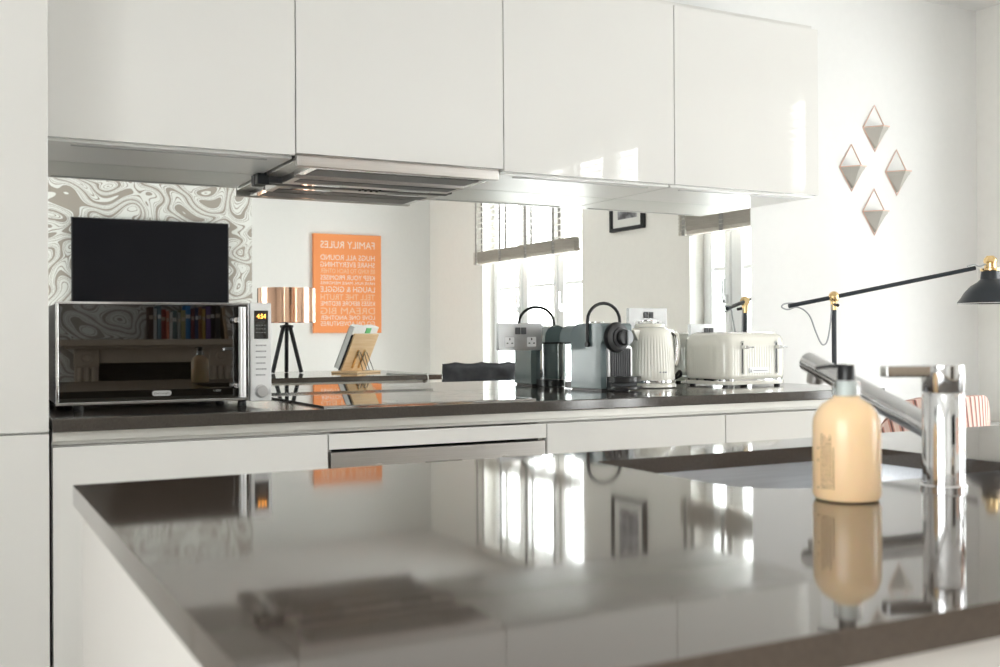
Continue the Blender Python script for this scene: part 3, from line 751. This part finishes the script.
def cookbook():
    bx, by = 1.625, -2.12
    rz = math.radians(-38)
    st = thing('book_stand', 'bamboo cookbook stand propped open on the island, seen in the mirror', 'stand', (bx, by, ZT+.0002), rz)
    ang = math.radians(24); ca, sa = math.cos(ang), math.sin(ang)
    def tilt(bm):
        for v in bm.verts:
            y, z = v.co.y, v.co.z; v.co.y = y*ca + z*sa; v.co.z = -y*sa + z*ca
        return bm
    obj('back_board', tilt(PR(rrect(-.115, .115, .012, .215, .006, 3), -.004, .004, 'Y')), 'bamboo', st, .001)
    obj('ledge', B((-.115, .115, -.050, .10, 0, .010)), 'bamboo', st, .002)
    for x in (-.03, .03):
        obj('rear_batten', tilt(B((x-.007, x+.007, .004, .010, .03, .13))), 'brass', st, .001)
        obj('prop_wire', T([(x-.012, .06, .105), (x-.02, .095, .014), (x+.02, .095, .014), (x+.012, .06, .105)], .002, 8), 'black_matte', st)
        obj('page_pin', T([(x*2, -.012, .01), (x*2, -.045, .012), (x*2, -.040, .045)], .002, 8), 'chrome', st)
    bk = thing('cookbook', 'open white cookbook with green print resting on the bamboo stand', 'book', (bx, by, ZT+.0002), rz)
    cv = obj('book_cover', tilt(PR(rrect(-.120, .120, .014, .205, .002, 2), -.012, -.0055, 'Y')), 'black_matte', bk)
    bm = bmesh.new()
    for s in (-1, 1):
        pts = [(0, -.030)] + [(s*.117*i/8, -.034-.014*math.sin(PI*i/8*.9)) for i in range(1, 9)] + [(s*.117, -.0125), (0, -.0125)]
        prism(bm, pts, .016, .246)
    obj('book_pages', tilt(bm), 'paper', bk)
    for s in (-1, 1):
        ly = PR([(s*.004, -.0325)] + [(s*.119*i/8, -.0365-.014*math.sin(PI*i/8*.9)) for i in range(1, 9)] + [(s*.119*i/8, -.0355-.014*math.sin(PI*i/8*.9)) for i in range(8, 0, -1)], .016, .232)
        obj('page_edge', tilt(ly), 'grey_print', bk)
    M['green'] = mat('green_print', (.15, .55, .2), .6)
    bm = B((.00, .045, -.0125, -.0095, .214, .242)); obj('page_tab', tilt(bm), 'green', bk)
cookbook()

# ------------------------------------------------------------------ chimney breast wall: TV, mantel, books
def tv():
    t = thing('television', 'flat black television mounted on the swirl-patterned wallpaper', 'television', (1.18, -5.245, 1.322))
    obj('tv_body', B((-.54, .54, -.030, -.003, .02, .62)), 'black_matte', t, .006)
    obj('tv_bezel', B((-.567, .567, -.003, .008, 0, .643)), 'black', t, .003)
    obj('tv_screen', B((-.556, .556, .0078, .0090, .016, .634)), 'screen', t)
    obj('tv_mount', B((-.15, .15, -.0545, -.028, .2, .45)), 'black_matte', t)
    obj('tv_badge', B((-.02, .02, .0078, .0092, .005, .010)), 'silver', t)
tv()
def fireplace():
    f = thing('fireplace_surround', 'painted fireplace surround with fluted jambs and a mantel shelf', 'fireplace', (.885, BRY, 0))
    obj('mantel_shelf', B((-.60, .60, .0, .20, 1.035, 1.075), (-.57, .57, .0, .16, 1.015, 1.035)), 'stone', f, .005)
    obj('frieze', B((-.36, .36, 0, .08, .92, 1.015)), 'stone', f, .003)
    for s in (-1, 1):
        j = obj('jamb', B((s*.43-.072, s*.43+.072, 0, .085, 0, .90)), 'stone', f, .003)
        bm = bmesh.new()
        for k in (-1, 0, 1): lathe(bm, [(.018, .12), (.018, .89)], (s*.43+k*.044, .085, 0), 16)
        obj('jamb_flute', bm, 'stone', j)
        c = obj('corner_block', B((s*.43-.075, s*.43+.075, 0, .10, .90, 1.015)), 'stone', f, .003)
        bm = bmesh.new(); lathe(bm, [(.040, -.0), (.040, -.008), (.030, -.004), (.022, -.004), (.018, -.010)], (s*.43, .10, .957), 28, 'Y')
        obj('roundel', bm, 'stone', c)
    obj('firebox', B((-.36, .36, .0, .012, 0, .92)), 'firebrick', f)  # flat near-black sheet across the fireplace opening
    obj('hearth', B((-.65, .65, 0, .40, 0, .03)), 'stone', f, .004)
fireplace()
BK = [('dark brown', (.06, .025, .02), .030, .215, ), ('pale grey', (.5, .5, .5), .020, .205), ('slate blue', (.12, .20, .25), .026, .222), ('deep red', (.35, .03, .025), .030, .200),
      ('coral', (.6, .16, .10), .020, .188), ('white', (.6, .6, .58), .018, .180), ('teal grey', (.18, .27, .28), .030, .190), ('silver grey', (.35, .37, .37), .022, .180),
      ('olive', (.30, .27, .12), .030, .195), ('bright blue', (.02, .22, .55), .034, .225), ('maroon', (.16, .03, .04), .024, .205), ('navy', (.02, .04, .12), .022, .21),
      ('burnt orange', (.45, .16, .04), .024, .215), ('mustard yellow', (.5, .33, .06), .022, .205), ('violet', (.12, .06, .2), .032, .222), ('black', (.01, .01, .012), .030, .230),
      ('charcoal', (.04, .04, .045), .034, .235), ('tan', (.45, .30, .18), .022, .215)]
x = .835
for i, (cn, col, wd, hh) in enumerate(BK):
    M['bk%d' % i] = mat('book_cloth_'+cn.replace(' ', '_'), col, .6)
    lean = math.radians(0) if i < len(BK)-1 else math.radians(-7)
    b = thing('book', 'upright %s book in the row on the mantel shelf' % cn, 'book', (x+wd/2+(0.030 if lean else 0), BRY+.02, 1.0755), 0, 'books on the mantel shelf')
    b.rotation_euler = (0, lean, 0)
    dp = .13+.02*((i*7) % 3)/2; t_ = .0025
    bm = B((-wd/2, -wd/2+t_, 0, dp, 0, hh), (wd/2-t_, wd/2, 0, dp, 0, hh), (-wd/2, wd/2, dp-.003, dp, 0, hh))
    obj('book_cover', bm, M['bk%d' % i], b, .0008)
    obj('pages', B((-wd/2+t_, wd/2-t_, .004, dp-.004, .004, hh-.004)), 'paper', b)
    obj('spine_band', B((-wd/2+.003, wd/2-.003, dp-.001, dp+.0006, hh*.62, hh*.62+.025)), 'paper' if i in (2, 6, 11, 15, 9) else 'stone', b)
    x += wd+.0012

# orange canvas
def canvas_print():
    x0, x1, z0, z1 = 2.540, 3.145, 1.120, 1.957
    y = YB+.001; cx = (x0+x1)/2; W = x1-x0; Hh = z1-z0
    t = thing('wall_canvas', 'orange canvas print lettered with family rules on the back wall', 'wall art', (cx, y, z0))
    obj('canvas', B((-W/2, W/2, 0, .036, 0, Hh)), 'orange', t, .003)
    lines = [('FAMILY RULES', .056, 0, .100), ('HUGS ALL ROUND', .042, 1, .235), ('SHARE EVERYTHING', .040, 1, .310), ('BE KIND TO EACH OTHER', .036, 2, .378), ('KEEP YOUR PROMISES', .038, 1, .448),
             ('HAVE FUN, MAKE MEMORIES', .026, 0, .508), ('LAUGH & GIGGLE', .044, 1, .572), ('TELL THE TRUTH', .046, 2, .655), ('KISSES BEFORE BEDTIME', .036, 0, .722), ('DREAM BIG', .052, 2, .800),
             ('LOVE ONE ANOTHER', .034, 1, .872), ('GO ON ADVENTURES', .036, 1, .935)]
    a, b = bmesh.new(), bmesh.new()
    for s, h_, kind, fz in lines:
        zc = Hh*(1-fz*.955-.012)
        text_into(b if kind == 2 else a, s, W*.80, h_*1.06, frame_at((0, .0368, zc), (-1, 0, 0), (0, 0, 1)))
    obj('lettering', a, 'letter', t); obj('pale_lettering', b, 'letter2', t)
canvas_print()

# small framed picture on the window wall
pf = thing('picture_frame', 'small black-framed picture hanging between the two windows', 'picture', (XR-.001, -2.548, 1.745))
bm = bmesh.new(); holed(bm, [(-.182, 0), (.182, 0), (.182, .46), (-.182, .46)], [(-.160, .022), (.160, .022), (.160, .438), (-.160, .438)], -.028, 0, 'X')
obj('frame', bm, 'black_matte', pf, .002)
pm = obj('mount', B((-.012, -.004, -.161, .161, .021, .439)), 'paper', pf)
M['photo'] = speckle(mat('grey_photo_print', (.2, .2, .22), .5), (.08, .08, .09), (.45, .45, .48), 14)
obj('print', B((-.0135, -.0118, -.105, .105, .075, .385)), 'photo', pm)

# ------------------------------------------------------------------ geometric wall planters
def planter():
    t = thing('wall_planter', 'x', 'planter', (0, 0, 0), 0, 'geometric planters on the white wall')
    w_, hb, hz, dp = .060, .078, .092, .060
    # vessel: open wedge with a pointed foot; z=0 is the rim
    bm = bmesh.new()
    P = [(-w_, -.001, 0), (w_, -.001, 0), (w_*.25, -dp, 0), (-w_*.25, -dp, 0), (0, -.001, -hb), (0, -.012, -hb+.004)]
    v = [bm.verts.new(p) for p in P]
    for f in ((0, 4, 1), (0, 3, 5, 4), (3, 2, 5), (2, 1, 4, 5)): bm.faces.new([v[i] for i in f])
    q = [bm.verts.new((a*.86, b*.86-.004, -.012)) for a, b, c in P[:4]]
    for i in range(4): bm.faces.new((v[i], v[(i+1) % 4], q[(i+1) % 4], q[i]))
    bm.faces.new(q)
    obj('vessel', bm, 'ceramic', t, ang=10)
    bm = bmesh.new(); k = .0020
    tube(bm, [(-w_-.002, -.003, .001), (0, -.003, hz), (w_+.002, -.003, .001)], k, 8)
    tube(bm, [(-w_-.002, -.003, .001), (-w_*.27, -dp-.002, .001), (w_*.27, -dp-.002, .001), (w_+.002, -.003, .001)], k, 8)
    tube(bm, [(-w_-.002, -.003, .001), (0, -.003, -hb-.010), (w_+.002, -.003, .001)], k, 8)
    obj('wire_frame', bm, 'copper_wire', t)
    return t
p0 = planter()
PLN = [((3.025, YF, 1.885), 'grey triangular planter in copper wire, topmost of the four on the wall'),
       ((2.900, YF, 1.722), 'grey triangular planter in copper wire, nearest the wall cabinets'),
       ((3.145, YF, 1.720), 'grey triangular planter in copper wire, nearest the room corner'),
       ((3.020, YF, 1.557), 'grey triangular planter in copper wire, lowest of the four on the wall')]
for i, (loc, lb) in enumerate(PLN):
    if i == 0: p0.location = loc; p0['label'] = lb
    else: dup(p0, loc, lb)

# ------------------------------------------------------------------ desk, lamp and striped chair beyond the worktop
dk = thing('desk', 'plain white desk against the wall beyond the end of the worktop', 'desk', (3.01, -.22, 0))
obj('desk_top', B((-.57, .57, -.20, .205, .700, .722)), 'white_metal', dk, .002)
for sx in (-.54, .54):
    for sy in (-.17, .17): obj('leg', B((sx-.015, sx+.015, sy-.015, sy+.015, 0, .70)), 'white_metal', dk, .001)
def desk_lamp():
    jx, jy, jz = 2.565, -.234, 1.211; zb = .7222
    t = thing('desk_lamp', 'dark blue-grey angled desk lamp with brass joints, on the desk', 'lamp', (jx, jy, zb))
    J = Vector((0, 0, jz-zb)); E = Vector((3.025-jx, -.45-jy, 1.312-zb)); Bk = Vector((2.419-jx, -.165-jy, 1.180-zb))
    obj('lamp_base', LA([(.085, 0), (.087, .006), (.087, .018), (.084, .022)], n=48), 'lamp_navy', t)
    obj('lamp_post', T([(0, 0, .020), (0, 0, J.z-.03)], .0085, 20), 'lamp_navy', t)
    j = obj('brass_joint', BALL(J, .021, (1, .8, 1)), 'brass', t)
    obj('joint_collar', LA([(.012, J.z-.045), (.012, J.z-.015)], n=24), 'brass', j)
    obj('joint_screw', T([J+Vector((-.012, -.03, -.03)), J+Vector((-.004, -.005, -.026))], .006, 12), 'black', j)
    obj('lamp_arm', T([Bk, J, E], .0075, 16), 'lamp_navy', t)
    S = Vector((3.075-jx, -.473-jy, 0))
    sh = obj('lamp_shade', LA([(.108, 1.187-zb), (.109, 1.192-zb), (.098, 1.206-zb), (.086, 1.226-zb), (.066, 1.248-zb), (.044, 1.262-zb), (.033, 1.272-zb), (.030, 1.300-zb)], (S.x, S.y, 0), 48, caps=False), 'lamp_navy', t)
    sh.modifiers.new('s', 'SOLIDIFY').thickness = .0015
    obj('shade_rim', LA([(.1085, 1.185-zb), (.1095, 1.188-zb), (.107, 1.188-zb), (.107, 1.185-zb)], (S.x, S.y, 0), 48, caps=False), 'white_metal', sh)
    obj('socket_cap', LA([(.031, 1.300-zb), (.034, 1.303-zb), (.034, 1.310-zb), (.020, 1.313-zb), (.020, 1.330-zb), (.023, 1.334-zb), (.021, 1.345-zb), (.012, 1.355-zb)], (S.x, S.y, 0), 32), 'brass', sh)
    obj('bulb', BALL((S.x, S.y, 1.225-zb), .028), 'paper', sh)
    cp = [E+Vector((-.05, -.008, .004)), E+Vector((-.02, -.012, .010)), E+Vector((.01, -.015, .006)), (S.x, S.y, 1.335-zb)]
    obj('arm_cord', T(cp, .0028, 8, 5), 'cord', t)
    cp = [Bk+Vector((.03, -.01, .010)), Bk+Vector((-.0, .0, .010)), Bk+Vector((-.02, .004, .006)), Bk+Vector((-.026, .006, -.004)), Bk+Vector((-.005, -.002, -.012)), Bk+Vector((.03, -.014, -.004)), (-.088, .03, 1.148-zb), (-.065, .02, 1.085-zb), (-.045, .014, 1.046-zb), (-.028, .008, 1.052-zb), (-.018, .004, 1.095-zb), (-.013, 0, 1.15-zb), (-.010, 0, 1.185-zb)]
    obj('loop_cord', T(cp, .0027, 8, 6), 'cord', t)
desk_lamp()
def striped_chair():
    t = thing('striped_chair', 'rounded chair back in red and cream striped fabric, pushed to the desk', 'chair', (2.775, -.56, 0))
    bm = bmesh.new(); n = 28; rows = [0, .06, .14, .20, .26, .31, .35, .38, .40, .410]
    hw_ = .272; V = []
    for z in rows:
        f = .52+.48*math.sqrt(max(0, 1-max(0, (z-.20)/.210)**2.2))
        row = []
        for i in range(n+1):
            u = -1+2*i/n; xx = u*hw_*f; yy = .10*(u*f)**2 - .03*z
            row.append((xx, yy, .46+z))
        V.append(row)
    A = [[bm.verts.new(p) for p in row] for row in V]
    for a, b in zip(A, A[1:]):
        for i in range(n): bm.faces.new((a[i], a[i+1], b[i+1], b[i]))
    o = obj('backrest', bm, 'stripe', t); md = o.modifiers.new('s', 'SOLIDIFY'); md.thickness = .035; md.offset = 0
    md = o.modifiers.new('b', 'BEVEL'); md.width = .012; md.segments = 3
    obj('seat', PR(rrect(-.25, .25, .015, .40, .08, 5), .42, .485), 'stripe', t, .015, 3)
    for sx, sy in ((-.2, .05), (.2, .05), (-.2, .36), (.2, .36)): obj('leg', T([(sx*1.1, sy*1.0, 0), (sx, sy, .42)], .012, 12, r2=.018), 'bamboo', t)
striped_chair()
def dark_chair():
    t = thing('velvet_chair', 'charcoal buttoned velvet chair near the wide window, seen in the mirror', 'chair', (3.07, -3.60, 0), math.radians(186))
    bm = bmesh.new(); nx, nz = 32, 22; G = {}
    for s in (0, 1):
        for i in range(nx+1):
            for k in range(nz+1):
                u, v_ = i/nx, k/nz; x_ = (u-.5)*.56*(.97+.06*v_); z_ = .46+.45*v_ - .012*abs(math.cos(u*PI*3))*v_ * (v_ > .9)
                e = min(u, 1-u, 1-v_)*12; th = .045*min(1, max(0, e)**.5)
                tuft = .010*(math.cos(u*PI*6)*math.cos(v_*PI*4))
                y_ = (.0+th+tuft*min(1, e)) if s else (-th*.6)
                G[s, i, k] = bm.verts.new((x_, -y_ - .10*v_, z_))
    for s in (0, 1):
        for i in range(nx):
            for k in range(nz): bm.faces.new((G[s,i,k], G[s,i+1,k], G[s,i+1,k+1], G[s,i,k+1]))
    for i in range(nx):
        for k in (0, nz): bm.faces.new((G[0,i,k], G[0,i+1,k], G[1,i+1,k], G[1,i,k]))
    for k in range(nz):
        for i in (0, nx): bm.faces.new((G[0,i,k], G[0,i,k+1], G[1,i,k+1], G[1,i,k]))
    obj('backrest', bm, 'velvet', t, ang=80)
    obj('seat', PR(rrect(-.26, .26, -.02, .44, .05, 5), .40, .49), 'velvet', t, .02, 3)
    for sx, sy in ((-.22, .0), (.22, .0), (-.22, .40), (.22, .40)): obj('leg', T([(sx*1.08, sy, 0), (sx, sy, .41)], .011, 12, r2=.016), 'black_matte', t)
dark_chair()


# white cable hanging over the far end of the island (seen in the mirror)
cb = thing('charging_cable', 'thin white cable trailing over the edge of the island top, seen in the mirror', 'cable', (1.80, -1.62, ZT))
obj('cable', T([(-.10, -.16, .003), (-.02, -.13, .003), (.03, -.06, .003), (.02, .0, .004), (.022, .006, -.02), (.015, .008, -.06), (.03, .009, -.10), (.02, .012, -.13)], .0028, 8, 6), 'white_metal', cb)
obj('cable_plug', T([(-.12, -.17, .0045), (-.10, -.16, .0045)], .0042, 10), 'white_metal', cb)
